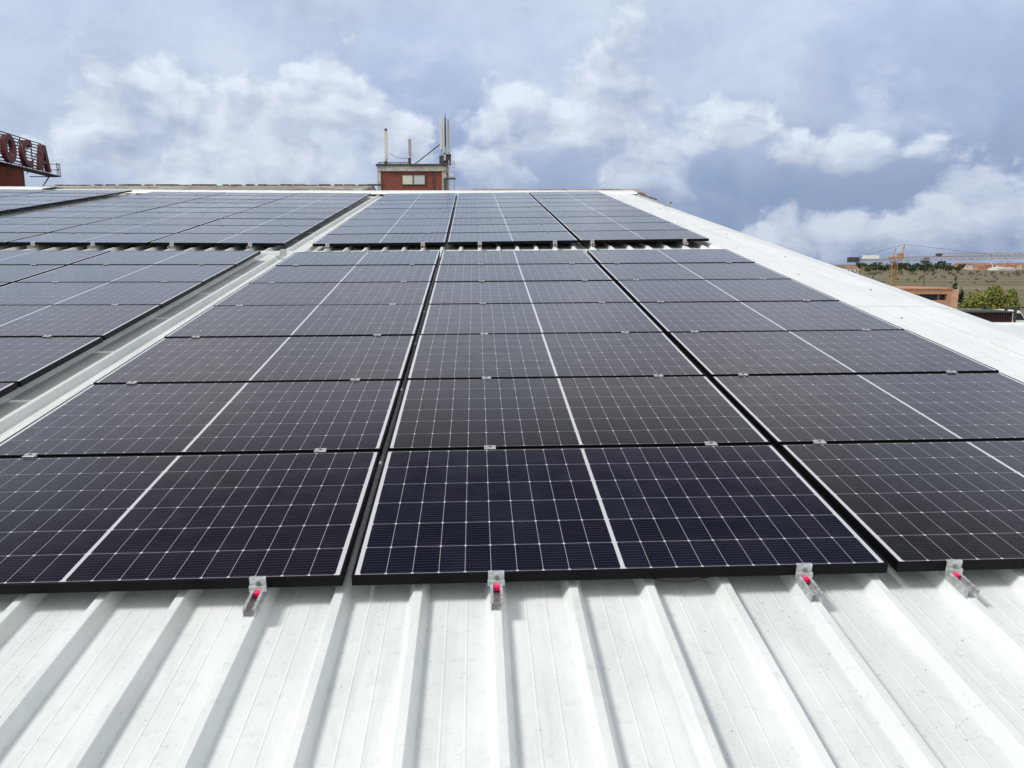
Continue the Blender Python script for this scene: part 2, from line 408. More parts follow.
# ------------------------------------------------------------------ solar panels
def make_panel():
    r = empty('solar_panel'); fr = MB(); H = .035; L = .009
    # frame ring: four extrusions butted end to end, hollow inside
    fr.box((0, 0, -H), (PW, L, 0)); fr.box((0, PH-L, -H), (PW, PH, 0))
    fr.box((0, L+.0002, -H), (L, PH-L-.0002, 0)); fr.box((PW-L, L+.0002, -H), (PW, PH-L-.0002, 0))
    fr.box((L+.0002, L+.0002, -H), (PW-L-.0002, .03, -H+.002)); fr.box((L+.0002, PH-.03, -H), (PW-L-.0002, PH-L-.0002, -H+.002))
    f = fr.build('frame', MT['frame'], r, .0012)
    gl = MB(); gl.box((L+.0001, L+.0001, -.007), (PW-L-.0001, PH-L-.0001, -.0015)); gl.build('glass', MT['glass'], r)
    jb = MB(); jb.box((PW/2-.06, PH-.16, -.026), (PW/2+.06, PH-.09, -.0075)); jb.build('junction_box', MT['cable'], r, .003)
    return r
SV = 1.0605; SU = 1.785
def groupM(u, v, z, rz, ry): return Matrix.Translation((u, v, z)) @ Matrix.Rotation(rz, 4, 'Z') @ Matrix.Rotation(ry, 4, 'Y')
ARR = [  # name, matrix, columns (x of left edge in group frame), rows, column words
 ('near right array', groupM(0, 0, 0, 0, 0), [(-SU, 'left column'), (0, 'middle column'), (SU, 'right column')], range(0, 7)),
 ('near left array', groupM(-2.177, 0, .0148, .0048, .0069), [(-PW, 'column beside the channel'), (-PW-SU, 'leftmost column')], None),
 ('far right array', groupM(.0316, 8.24, .0036, .0057, -.0071), [(-SU, 'left column'), (0, 'middle column'), (SU, 'right column')], range(0, 9)),
 ('far middle array', groupM(-2.121, 8.24, .001, .0069, .0101), [(-PW, 'right column'), (-PW-SU, 'middle column'), (-PW-2*SU, 'left column')], range(0, 9)),
 ('far left array', groupM(-7.93, 8.24, .09, .0095, .0085), [(-PW, 'right column'), (-PW-SU, 'middle column'), (-PW-2*SU, 'left column')], None),
]
proto = make_panel(); ptree = tree_of(proto); first = True
K = M
def jig(): return Matrix.Translation((random.uniform(-.003, .003), 0, random.uniform(-.002, .001))) @ Matrix.Rotation(random.uniform(-.0025, .0025), 4, 'X') @ Matrix.Rotation(random.uniform(-.001, .001), 4, 'Y')
npan = 0
for ai, (an, gm, cols, rows) in enumerate(ARR):
    for ci, (cx, cw) in enumerate(cols):
        if an == 'near left array': rws = range(1, 7) if ci == 0 else range(4, 7)
        elif an == 'far left array': rws = [range(3, 9), range(5, 9), range(7, 9)][ci]
        else: rws = rows
        for ri in rws:
            mw = K @ gm @ Matrix.Translation((cx, ri*SV, 0)) @ jig()
            if first: p_ = proto; p_.matrix_world = mw; first = False
            else: p_ = copy_tree(proto, ptree, mw)
            nm = ORD[ri]
            tag(p_, f'black framed solar panel, {nm} row from front of {an}, {cw}', 'solar panel', f'solar panels of the {an}'); npan += 1

# ------------------------------------------------------------------ clamps
def rail_mb(y0, y1):
    m = MB(); w = .020; z0 = -.0645; z1 = -.0352; t = .003
    m.box((-w, y0, z0), (w, y1, z0+t)); m.box((-w, y0, z0+t), (-w+t, y1, z1)); m.box((w-t, y0, z0+t), (w, y1, z1))
    m.box((-w+t, y0, z1-t), (-w+.009, y1, z1)); m.box((w-.009, y0, z1-t), (w-t, y1, z1))
    return m
def make_end():
    r = empty('end_clamp')
    rail_mb(-.115, .22).build('rail', MT['alu'], r)
    m = MB(); w = .026
    m.box((-w, -.004, -.040), (w, 0-.0005, .0035)); m.box((-w, -.0005, .0005), (w, .008, .0035)); m.box((-w-.0015, -.012, -.0425), (w+.0015, -.0042, -.022))
    m.build('bracket', MT['alu'], r, .0008)
    b = MB(); b.tube((0.002, -.0045, -.015), (0.002, -.011, -.015), .0075, 6); b.tube((0.002, -.011, -.015), (.002, -.013, -.015), .0045, 8)
    b.build('bolt', MT['bolt'], r)
    s = MB(); s.box((-.0155, -.024, -.055), (.0150, -.006, -.0365)); s.build('spacer', MT['pink'], r, .003)
    return r
def make_mid():
    r = empty('mid_clamp')
    rail_mb(-.15, .17).build('rail', MT['alu'], r)
    m = MB(); m.box((-.026, -.0205, .0008), (.026, .0205, .0040)); m.box((-.025, -.0085, -.030), (.025, .0085, .0006)); m.build('bracket', MT['alu'], r, .0008)
    b = MB(); b.tube((0, 0, .0040), (0, 0, .0080), .007, 6); b.build('bolt', MT['bolt'], r)
    return r
ec = make_end(); mc = make_mid(); et, mt_ = tree_of(ec), tree_of(mc); ef = mf = True
RIBS = {0: [(-8, -3), (0, 4), (6, 11)], 1: [(-12, -16), (-19, -24)], 2: [(-8, -3), (0, 4), (6, 11)], 3: [(-12, -16), (-20, -24), (-27, -29)], 4: [(-35, -39), (-42, -46), (-49, -53)]}
RIBS[3] = [(-12, -16), (-20, -23), (-26, -29)]
def clampM(gm, u, vr, an):
    # point of the panel plane of group gm that lies over rib u at group row coordinate vr
    gi = gm
    x = (u-gm.translation.x); p = gm @ Vector((x, vr, 0)); p.x = u
    return K @ Matrix.Translation((u, p.y, p.z))
sides = ('left', 'right')
for ai, (an, gm, cols, rows) in enumerate(ARR):
    for ci, (cx, cw) in enumerate(cols):
        if ai == 1: rws = range(1, 7) if ci == 0 else range(4, 7)
        elif ai == 4: rws = [range(3, 9), range(5, 9), range(7, 9)][ci]
        else: rws = rows
        rb = sorted(RIBS[ai][ci])
        for si, k in enumerate(rb):
            u = RC+k*RIB
            for ri in rws:
                if ri == 0:
                    mw = clampM(gm, u, 0., an)
                    if ef: c_ = ec; c_.matrix_world = mw; ef = False
                    else: c_ = copy_tree(ec, et, mw)
                    tag(c_, f'silver end clamp on the {sides[si]} half of the front edge, {an}, {cw}', 'clamp', 'end clamps along the front edges')
                elif ri in rws and ri > rws[0] or ri > 0:
                    mw = clampM(gm, u, ri*SV-.0112, an)
                    if mf: c_ = mc; c_.matrix_world = mw; mf = False
                    else: c_ = copy_tree(mc, mt_, mw)
                    tag(c_, f'silver clamp, {ORD[ri-1]} seam from front, {sides[si]} half of {cw}, {an}', 'clamp', 'clamps in the seams between panels')

# cable hanging under the front frame, and the bar across the channel
def cable(name, pts, r, m, lab, cat):
    mb = MB()
    n = 14; P_ = []
    for i in range(n+1):
        t = i/n; P_.append(Vector(pts[0])*(1-t)**2+Vector(pts[1])*2*t*(1-t)+Vector(pts[2])*t*t)
    for i in range(n): mb.tube(P_[i], P_[i+1], r, 8)
    o = mb.build(name, m); o.matrix_world = M; return tag(o, lab, cat)
cable('power_cable', [(.93, .02, -.034), (1.06, -.03, -.062), (1.20, .02, -.034)], .0035, MT['cable'], 'thin black power cable sagging below the front frame of the middle panel', 'cable')
cb = empty('cable_conduit', M @ Matrix.Translation((-1.98, 7.50, -.045)))
tag(cb, 'pale metal conduit crossing the roof channel between the near arrays', 'conduit')
MB().box((-.24, -.02, 0), (.24, .02, .035)).build('conduit_body', MT['white'], cb, .003)
MB().box((-.02, -.035, -.02), (.05, .03, .06)).build('junction_box', MT['alu'], cb, .004)

# ------------------------------------------------------------------ rear wing: old grey roof
def at(px, py, D):     # world point at horizontal distance D in the direction of a picture position
    return Vector(((px-512)/FE(py)*D, D, HC+CP*(264-py)/FE(py)*D))
rw = empty('rear_wing', Matrix.Translation((-15, 30, 0)))
tag(rw, 'rear wing with weathered patchy grey roof showing behind the white ridge', 'building')
RWI = Matrix.Translation((15, -30, 0))
def rwp(x, y, z): return RWI @ Vector((x, y, z))
a = MB()
XR = (375-512)/FE(187)*30
zr = HC+CP*(264-185.6)/FE(187)*30
xs0, xs1 = (46-512)/FE(187)*30, 4.75
n = 150
import random as _r
for i in range(n+1):
    x = xs0+(xs1-xs0)*i/n; z = .012*(i % 2)
    hr = zr+z + (-.125 if x > XR else 0) + (-.14 if XR < x < (457-512)/FE(187)*30 else 0); yf = 20.5 if x < XR else 27.5
    for (y, zz) in ((yf, HC+1.3+z if x < XR else hr-.45), (30, hr), (39, HC+1.3+z)): a.v.append(rwp(x, y, zz))
for i in range(n):
    for j in range(2): q0 = i*3+j; a.f.append([q0, q0+3, q0+4, q0+1]); a.mi.append(0)
a.build('old_roof', MT['oldroof'], rw)
a = MB()
for i in range(26):
    x = xs0+.2+(XR-xs0)*i/26; a.box((x+random.uniform(0, .3), 29.9, zr), (x+.5, 30.1, zr+random.uniform(.02, .05)), RWI)
a.build('ridge_tiles', MT['darkmetal'], rw)
a = MB()
a.face([rwp(xs0, 20.5, 0), rwp(XR, 20.5, 0), rwp(XR, 20.5, HC+1.3), rwp(xs0, 20.5, HC+1.3)])
a.face([rwp(XR, 27.5, 0), rwp(xs1, 27.5, 0), rwp(xs1, 27.5, zr-.56), rwp(XR, 27.5, zr-.56)])
a.face([rwp(xs1, 27.5, 0), rwp(xs1, 39, 0), rwp(xs1, 39, HC+1.25), rwp(xs1, 30, zr-.145), rwp(xs1, 27.5, zr-.56)])
a.face([rwp(xs0, 20.5, 0), rwp(xs0, 39, 0), rwp(xs0, 39, HC+1.25), rwp(xs0, 30, zr-.05), rwp(xs0, 20.5, HC+1.3)])
a.build('wall', MT['conc'], rw)

# ------------------------------------------------------------------ brick stair tower
TD = 53.; s = TD/FE(172)
tx0, tx1 = (377.3-512)*s, (446.2-512)*s; tz = HC+CP*(264-165.1)*s
tw = empty('brick_tower', Matrix.Translation(((tx0+tx1)/2, TD+2.2, 0)))
tag(tw, 'red brick roof tower with pale corner piers and a small window', 'tower')
TI = Matrix.Translation((-(tx0+tx1)/2, -TD-2.2, 0))
zb_ = HC+CP*(264-171.4)*s; pw = .42; px1 = (441.8-512)*s
def brickm():
    m = bpy.data.materials.new('tower_brick'); m.use_nodes = True; t = m.node_tree; b = t.nodes['Principled BSDF']; q = G(t)
    tcn = q.n('ShaderNodeTexCoord'); x, y, z = q.xyz(tcn.outputs['Object'])
    br = q.n('ShaderNodeTexBrick'); q.put(br.inputs['Vector'], q.comb(q.m('ADD', x, y), z)); br.inputs['Scale'].default_value = 4.
    br.inputs['Color1'].default_value = (.25, .06, .035, 1); br.inputs['Color2'].default_value = (.17, .042, .028, 1); br.inputs['Mortar'].default_value = (.26, .13, .10, 1)
    br.inputs['Mortar Size'].default_value = .015
    n = q.noise(tcn.outputs['Object'], 1.2, 5, .6)
    q.put(b.inputs['Base Color'], q.mix(q.smooth(n, .55, .72, 0, .7), br.outputs[0], (.10, .045, .03, 1))); b.inputs['Roughness'].default_value = .9
    return m
MT['tbrick'] = brickm()
MB().box((tx0+.1, TD+.08, 0), (tx1-.1, TD+2.1, zb_), TI).build('wall', MT['tbrick'], tw)
a = MB()
a.box((tx0, TD, 0), (tx0+.22, TD+.5, zb_), TI); a.box((px1, TD, 0), (tx1, TD+.5, zb_), TI); a.box((tx1-.3, TD+1.7, 0), (tx1, TD+2.2, zb_), TI)
a.build('corner_piers', MT['conc'], tw)
xj = (432.5-512)*s
MB().box((xj, TD+.03, 0), (xj+.09, TD+.09, zb_), TI).build('joint_strip', MT['darkmetal'], tw)
MB().box((tx0-.02, TD-.04, zb_), (tx1+.02, TD+2.24, tz-.06), TI).build('concrete_band', MT['conc'], tw, .02)
MB().box((tx0-.08, TD-.1, tz-.06), (tx1+.02, TD+2.3, tz+.06), TI).build('parapet_cap', MT['darkmetal'], tw)
wx0, wx1 = (402-512)*s, (424.5-512)*s; wz0, wz1 = HC+CP*(264-184)*s, HC+CP*(264-175)*s
wf = MB(); xm = (412.8-512)*s
for (lo, hi) in (((wx0-.06, wz0-.06), (wx1+.06, wz0)), ((wx0-.06, wz1), (wx1+.06, wz1+.06)), ((wx0-.06, wz0), (wx0, wz1)), ((wx1, wz0), (wx1+.06, wz1)), ((xm-.035, wz0), (xm+.035, wz1))):
    wf.box((lo[0], TD+.03, lo[1]), (hi[0], TD+.10, hi[1]), TI)
w_ = wf.build('window', MT['darkmetal'], tw)
MB().box((wx0, TD+.055, wz0), (xm-.035, TD+.075, wz1), TI).build('blind', MT['blind'], w_)
MB().box((xm+.035, TD+.055, wz0), (wx1, TD+.075, wz1), TI).build('blind', mat('grey_blind', (.5, .52, .52), .5, 0, .05, 4), w_)
# ladder on the right flank
ld = empty('access_ladder', Matrix.Translation(((451.5-512)*s, TD-.1, tz-3)))
tag(ld, 'caged steel ladder climbing the right side of the brick tower', 'ladder')
a = MB(); h0, h1 = -1.2, 3.3
for dx_ in (-.16, .2): a.tube((dx_, 0, h0), (dx_, 0, h1), .03, 6)
a.build('rail', MT['galv'], ld)
a = MB()
for i in range(15): a.tube((-.16, 0, h0+.15+i*.3), (.2, 0, h0+.15+i*.3), .018, 5)
a.build('rungs', MT['galv'], ld)
a = MB(); a.box((-.5, -.05, 2.1), (.26, .5, 2.16)); a.box((-.5, -.05, -.1), (-.36, .05, 2.1)); a.build('platform', MT['darkmetal'], ld)

def ant(name, px, y0, y1, wpx, lab, mm, extra=None, D=TD+1.0, depth=.12):
    k = D/FE(140); x = (px-512)*k; z0 = tz+.05; z1 = HC+CP*(264-y1)*k; zp = HC+CP*(264-y0)*k
    r = empty(name, Matrix.Translation((x, D, z0))); tag(r, lab, 'antenna', 'antennas on top of the brick tower')
    MB().tube((0, depth*.5+.05, 0), (0, depth*.5+.05, (zp-z0)+(z1-zp)*.8), .035, 8).build('mast', MT['galv'], r)
    w = wpx*k/2
    m = MB(); m.box((-w, -depth/2, zp-z0), (w, depth/2, z1-z0)); m.build('antenna_panel', mm, r, .02)
    m = MB(); m.box((-w*1.2, -.05, .1), (w*.6, .14, min(.55, max(.2, zp-z0-.1)))); m.build('radio_box', MT['darkmetal'], r, .01)
    if extra: extra(r, k, z0, x)
    return r
ant('cell_antenna', 385.8, 159, 131, 3.1, 'tall slim pale antenna at the left end of the tower roof', MT['antw'],
    lambda r, k, z0, x: MB().tube((.02, 0, HC+CP*(264-131)*k-z0), (.02, 0, HC+CP*(264-129)*k-z0), .09, 8).build('cap', MT['darkmetal'], r))
ant('cell_antenna', 409.6, 155, 139, 2.9, 'short mauve grey antenna standing alone mid tower roof', MT['antg'])
ant('cell_antenna', 441.2, 150, 119, 2.8, 'tall cream antenna, leftmost of the right hand cluster', MT['antw'])
ant('cell_antenna', 444.4, 150, 124, 1.6, 'narrow cream antenna in the middle of the right hand cluster', MT['antw'], D=TD+1.5)
ant('cell_antenna', 448.2, 152, 120, 1.9, 'tall grey antenna, rightmost of the right hand cluster', MT['antg'], D=TD+.7)
def pole(px, ya, yb, r0, lab, D=TD+1.2, mm='darkmetal', name='mast_pole'):
    k = D/FE(140); m = MB(); x = (px-512)*k; m.tube((0, 0, 0), (0, 0, (ya-yb)*k), r0, 8); m.tube((0, 0, (ya-yb)*k), (0, 0, (ya-yb)*k+.25), r0*.5, 6)
    o = m.build(name, MT[mm]); o.location = (x, D, HC+CP*(264-ya)*k); return tag(o, lab, 'pole')
pole(445.4, 163, 119, .05, 'thin dark mast pole between the clustered antennas on the tower')
eq = empty('equipment_rack', Matrix.Translation(((444-512)*s, TD+.5, tz+.06)))
tag(eq, 'dark radio equipment rack at the foot of the antenna cluster', 'equipment rack')
a = MB(); a.box((-.35, 0, 0), (-.05, .3, .62)); a.box((.12, .05, 0), (.42, .3, .75)); a.build('cabinet', MT['darkmetal'], eq, .02)
a = MB(); a.box((-.3, -.02, .7), (.35, .1, .78)); a.box((-.05, -.02, .3), (.1, .1, 1.15)); a.box((.2, -.04, .85), (.4, .1, 1.1)); a.build('bracket_frame', MT['galv'], eq)
def wire(p, q, r, name, lab, cat, mm='darkmetal', sag=0.):
    m = MB(); p = Vector(p); q = Vector(q); n = 10; o0 = p.copy(); pr = Vector((0, 0, 0))
    for i in range(1, n+1):
        t = i/n; c = (q-o0)*t; c.z -= sag*4*t*(1-t); m.tube(pr, c, r, 5); pr = c
    o = m.build(name, MT[mm]); o.location = o0; return tag(o, lab, cat)
def tp(px, py, D=TD+1.): return at(px, py, D)
wire(tp(440.5, 144), tp(415, 164), .035, 'stay_rod', 'slanting stay rod from the antenna cluster to the tower roof', 'stay rod')
wire(tp(389, 153), tp(408, 158), .014, 'antenna_cable', 'thin cable sagging between the two left antennas on the tower', 'cable', sag=.15)
hr = empty('roof_handrail', Matrix.Translation(((394-512)*s, TD+.3, tz+.06)))
tag(hr, 'low dark handrail along the left part of the tower roof edge', 'handrail')
a = MB(); a.tube((-1.1, 0, .12), (1.1, 0, .12), .03, 6); a.build('top_rail', MT['darkmetal'], hr)
a = MB()
for x in (-1.0, -.3, .4, 1.05): a.tube((x, 0, 0), (x, 0, .12), .025, 6)
a.build('posts', MT['darkmetal'], hr)

# ------------------------------------------------------------------ rooftop letter sign
dirx = (422-512)/FE(264)
def sp(t, z): return Vector((-39.75+dirx*t, 62+t, HC+z))
zb0, zt0 = 7.77, 10.31
sg = empty('rooftop_sign', Matrix.Translation(sp(0, zb0))); Si = Matrix.Translation(-sp(0, zb0))
tag(sg, 'large dark red letters on a steel frame at the left edge', 'sign')
# sign frame coordinates: s along the sign, n towards the roof (right), z up
ang = math.atan2(1, dirx)
SL = Matrix.Rotation(ang, 4, 'Z')            # local x -> along the sign, local -y -> towards us (right side)
fr = MB()
for z in (0, .5, 2.1, zt0-zb0): fr.tube(SL @ Vector((-5, .35, z)), SL @ Vector((7.6, .35, z)), .045, 5)
for i in range(8):
    x = -5+i*1.8; fr.tube(SL @ Vector((x, .35, 0)), SL @ Vector((x, .35, zt0-zb0)), .05, 5); fr.tube(SL @ Vector((x, .35, 2.4)), SL @ Vector((x, 1.7, 0)), .04, 5)
fr.build('steel_frame', MT['darkmetal'], sg)
sl = MB()
for i in range(9):
    z = .22+i*.25; sl.box((-5, .20, z), (7.5, .24, z+.10), SL)
sl.build('slats', mat('sign_slats', (.20, .20, .22), .6, .1, .2, 2), sg)
def ring(cx, rx, rz_, th, a0, a1, n=28, cz=1.27):
    out = []
    for i in range(n+1):
        t = R_(a0+(a1-a0)*i/n); out.append((cx+rx*math.cos(t), cz+rz_*math.sin(t)))
    inn = []
    for i in range(n+1):
        t = R_(a1-(a1-a0)*i/n); inn.append((cx+(rx-th)*math.cos(t), cz+(rz_-th*.8)*math.sin(t)))
    return out, inn
def letter_strip(out, inn, name, y0=-.16, d=.34):
    n = len(out); m = MB(); b = 0; inn = inn[::-1]
    for y in (y0, y0+d):
        for p in out: m.v.append(SL @ Vector((p[0], y, p[1])))
        for p in inn: m.v.append(SL @ Vector((p[0], y, p[1])))
    for i in range(n-1):
        A = [i, i+1, n+i+1, n+i]; m.f.append(A); m.f.append([2*n+k for k in A]); m.f.append([i, i+1, 2*n+i+1, 2*n+i]); m.f.append([n+i, n+i+1, 3*n+i+1, 3*n+i])
    for i in (0, n-1): m.f.append([i, n+i, 3*n+i, 2*n+i])
    m.mi = [0]*len(m.f)
    bmname = m
    return m
m = letter_strip(*ring(1.32, .95, 1.10, .52, 0, 360), 'letter'); o_l = m.build('letter', MT['signred'], sg)
o2 = letter_strip(*ring(4.3, 1.10, 1.10, .50, 50, 310), 'letter'); o2.build('letter', MT['signred'], sg)
m = MB()
for sgn in (-1, 1):
    poly = [(7.0-.0+sgn*.10-.28, 2.38), (7.0+sgn*.10+.24, 2.38), (7.0+sgn*.80+.24, .18), (7.0+sgn*.80-.24, .18)]
    m.extrude(poly, SL @ Matrix.Translation((0, -.16+(.004 if sgn > 0 else 0), 0)), .34)
m.extrude([(6.55, .75), (7.45, .75), (7.35, 1.05), (6.65, 1.05)], SL @ Matrix.Translation((0, -.13, 0)), .28)
m.build('letter', MT['signred'], sg)
# walkway and end railing
a = MB(); a.box((-5, -.55, -.10), (8.9, .5, -.02), SL); a.build('walkway', MT['darkmetal'], sg)
a = MB()
for z in (.5, 1.0): a.tube(SL @ Vector((8.3, -.5, z)), SL @ Vector((8.9, -.5, z)), .03, 5); a.tube(SL @ Vector((8.9, -.5, z)), SL @ Vector((8.9, .5, z)), .03, 5)
for (x, y) in ((8.3, -.5), (8.6, -.5), (8.9, -.5), (8.9, .5)): a.tube(SL @ Vector((x, y, 0)), SL @ Vector((x, y, 1.0)), .03, 5)
a.build('railing', MT['darkmetal'], sg)
a = MB(); a.tube(SL @ Vector((6.0, 0, -1.5)), SL @ Vector((7.4, -.3, -.1)), .05, 5); a.tube(SL @ Vector((4.4, 0, -.55)), SL @ Vector((8.8, -.3, -.1)), .04, 5); a.build('strut', MT['darkmetal'], sg)
# block that carries it
kx = (21.5-512)/FE(175)*64.5
rb_ = empty('red_block', Matrix.Translation((kx-7, 62.5, 0))); tag(rb_, 'dark red corrugated clad block beneath the rooftop letters', 'building')
a = MB(); n = 60
for i in range(30): a.box((7-.05*(i % 2), -2.2+4.2*i/30, 0), (7.06, -2.2+4.2*(i+1)/30-.02, HC+7.66))
a.box((-7, -2.2, 0), (6.9, 2, HC+7.66))
a.build('wall', MT['redclad'], rb_)
MB().box((6.95, 2.01, HC+4.), (7.1, 2.2, HC+7.66)).build('corner_trim', MT['darkmetal'], rb_)

# ------------------------------------------------------------------ lower neighbouring roof on the right
nb = empty('neighbour_hall', Matrix.Translation((34, 20, 0))); tag(nb, 'lower neighbouring hall with flat pale roof at the right edge', 'building')
nh = HC-3.; Df = 3*F_PX/60.
a = MB(); a.box((-28.5, -40, nh-.25), (30, Df-20, nh)); a.build('roof', MT['roof'], nb)
a = MB(); a.box((-28.5, Df-20.3, nh+.002), (30, Df-20, nh+.12)); a.build('parapet', MT['whiteb'], nb)
a = MB(); a.box((-28.3, -39.8, 0), (29.8, Df-20.2, nh-.252)); a.build('wall', MT['conc'], nb)

# ------------------------------------------------------------------ middle distance on the right
def place(px, py, D): return Vector(((px-512)/FE(275)*D, D, HC+CP*(264-py)/FE(275)*D))
# orange brick office
OD = 82.
k = OD/FE(275); ox1 = (953.5-512)*k; ox0 = ox1-16; oz = HC+CP*(264-289.5)*k
ob = empty('office_building', Matrix.Translation(((ox0+ox1)/2, OD+4, 0))); tag(ob, 'low orange brick office block with dark ribbon window below the crane', 'building')
OI = Matrix.Translation((-(ox0+ox1)/2, -OD-4, 0))
wz1, wz0 = HC+CP*(264-294.3)*k, HC+CP*(264-300.5)*k; wxa, wxb = (905-512)*k, (949-512)*k
a = MB(); a.box((ox0, OD, 0), (ox1, OD+8, wz0), OI); a.box((ox0, OD, wz1), (ox1, OD+8, oz), OI); a.box((ox0, OD, wz0), (wxa-5, OD+8, wz1), OI); a.box((wxb, OD, wz0), (ox1, OD+8, wz1), OI)
a.box((wxa-5, OD+.8, wz0), (wxb, OD+8, wz1), OI)
a.build('wall', MT['obrick'], ob)
wn_ = MB().box((wxa-5, OD+.5, wz0+.002), (wxb-.05, OD+.6, wz1-.002), OI).build('window', MT['glassd'], ob)
a = MB()
for i in range(5): x = wxa-4.5+i*2.1; a.box((x, OD+.44, wz0+.002), (x+.08, OD+.5, wz1-.002), OI)
a.build('mullion', MT['galv'], wn_)
MB().box((ox0-.1, OD-.08, oz), (ox1+.1, OD+8.1, oz+.12), OI).build('coping', MT['obrick'], ob)
MB().box((ox1, OD-.02, 0), (ox1+.7, OD+8, oz-.01), OI).build('end_wall', mat('lit_orange_brick', (.56, .34, .22), .85, 0, .12, 2), ob)  # lit look of this end wall put into a lighter brick colour

# crane
CD = 190.
def crane():
    k = CD/FE(275); cxp = 893.; x0 = (cxp-512)*k; top = HC+CP*(264-258.6)*k
    r = empty('tower_crane', Matrix.Translation((x0, CD, 0))); tag(r, 'yellow lattice tower crane rising behind the office block', 'crane')
    def lattice(p, q, w, h, seg, name, mm, tri=False):
        m = MB(); p, q = Vector(p), Vector(q); d = q-p; L = d.length; d.normalize()
        if abs(d.z) > .5: a1, a2 = Vector((1, 0, 0)), Vector((0, 1, 0))
        else: a1, a2 = Vector((0, 0, 1)), Vector((0, 1, 0))
        cs = [a1*h/2+a2*w/2, a1*h/2-a2*w/2, -a1*h/2-a2*w/2, -a1*h/2+a2*w/2]
        for c in cs: m.tube(p+c, q+c, .085, 4)
        for i in range(seg):
            A = p+d*L*i/seg; B = p+d*L*(i+1)/seg
            for j in range(4):
                c, e = cs[j], cs[(j+1) % 4]
                m.tube(A+c, B+e if i % 2 == 0 else B+e, .045, 4); m.tube(A+c, A+e, .04, 4)
        return m.build(name, mm, r)
    lattice((0, 0, 0), (0, 0, top-.2), 1.25, 1.25, 12, 'mast', MT['yellow'])
    m = MB(); m.box((-1.1, -.9, top-.1), (1.1, .9, top+.5)); m.box((.9, -.6, top-.1), (2.0, .6, top+1.3)); m.build('slewing_unit', MT['yellow'], r, .05)
    m = MB(); m.tube((-.3, 0, top+.5), (.2, 0, CP*(264-248)*k+HC), .12, 5); m.tube((1., 0, top+.5), (2.3, 0, CP*(264-244.5)*k+HC), .16, 5, .08); m.tube((2.0, 0, top+.5), (2.3, 0, CP*(264-244.5)*k+HC), .09, 5); m.build('tower_peak', MT['yellow'], r)
    jl = (848.5-cxp)*k
    lattice((jl, 0, top-.3), (-.8, 0, top-.3), .9, .35, 8, 'counter_jib', MT['craneoch'])
    m = MB(); m.box((jl-.3, -.7, top-.9), (jl+2.2, .7, top+.35)); m.build('counterweight', MT['darkmetal'], r, .05)
    m = MB(); m.box(((862-cxp)*k, -.5, top-.1), ((877-cxp)*k, .5, top+.8)); m.build('banner_panel', MT['whiteb'], r)
    lattice((1.5, 0, top-.1), (46, 0, top+.8), .9, .9, 26, 'jib', MT['craneoch'])
    m = MB(); tx = (924-cxp)*k; m.box((tx-.9, -.4, top-1.0), (tx+.9, .4, top-.3)); m.tube((tx, 0, top-1.0), (tx, 0, top-3.0), .05, 4); m.build('trolley', MT['darkmetal'], r)
    m = MB(); m.tube((2.2, 0, CP*(264-244.5)*k+HC), (24, 0, top+.9), .04, 4); m.tube((2.2, 0, CP*(264-244.5)*k+HC), (jl+1, 0, top), .04, 4); m.build('tie_rod', MT['darkmetal'], r)
    return r
crane()
# second, farther crane: only mast and jib show
k = 330/FE(275)
r2 = empty('tower_crane', Matrix.Translation(((924.5-512)*k, 330, 0))); tag(r2, 'thin dark far crane seen behind the long yellow jib', 'crane')
m = MB(); zt = HC+CP*(264-258)*k
for dx_ in (-.25, .25): m.tube((dx_, 0, 0), (dx_, 0, zt), .08, 4)
for i in range(12): m.tube((-.25, 0, i*zt/12), (.25, 0, (i+1)*zt/12), .05, 4)
m.build('mast', MT['darkmetal'], r2)
m = MB(); z2 = HC+CP*(264-253.5)*k
m.tube((4.5, 0, z2), (70, 0, z2+.3), .18, 4); m.tube((4.5, 0, z2-1.4), (70, 0, z2-1.0), .15, 4)
for i in range(26): m.tube((4.5+i*2.5, 0, z2), (5.75+i*2.5, 0, z2-1.4), .08, 4); m.tube((5.75+i*2.5, 0, z2-1.4), (7+i*2.5, 0, z2), .08, 4)
m.build('jib', MT['craneoch'], r2)
m = MB(); m.box((4.4, -.8, z2-1.2), (6.4, .8, z2-.1)); m.box((-.8, -.5, zt-.5), (1.2, .5, zt+.1)); m.build('cab', MT['darkmetal'], r2)

# trees
def leaf_cloud(n, rx, ry, rz, sz, seed, lobes=9, zc=0.):
    rr = random.Random(seed); m = MB(); L = []
    for i in range(lobes):
        a = rr.uniform(0, 2*math.pi); h = rr.uniform(-.75, .8); q = math.sqrt(max(0, 1-h*h))*rr.uniform(.3, .75)
        L.append((Vector((q*math.cos(a)*rx, q*math.sin(a)*ry, h*rz*.7)), rr.uniform(.28, .5)))
    for i in range(n):
        c, s_ = rr.choice(L); d = Vector((rr.gauss(0, 1), rr.gauss(0, 1), rr.gauss(0, 1))).normalized()*(rr.random()**.35)
        p = c+Vector((d.x*rx*s_, d.y*ry*s_, d.z*rz*s_)); p.z += zc
        e = Euler((rr.uniform(0, 6), rr.uniform(0, 6), rr.uniform(0, 6))).to_matrix(); q = sz*rr.uniform(.5, 1.3)
        m.face([p+e @ Vector(v) for v in ((-q, -q*.5, 0), (q*.2, -q*.7, .1*q), (q, q*.3, 0), (-q*.1, q*.7, -.1*q))])
    return m
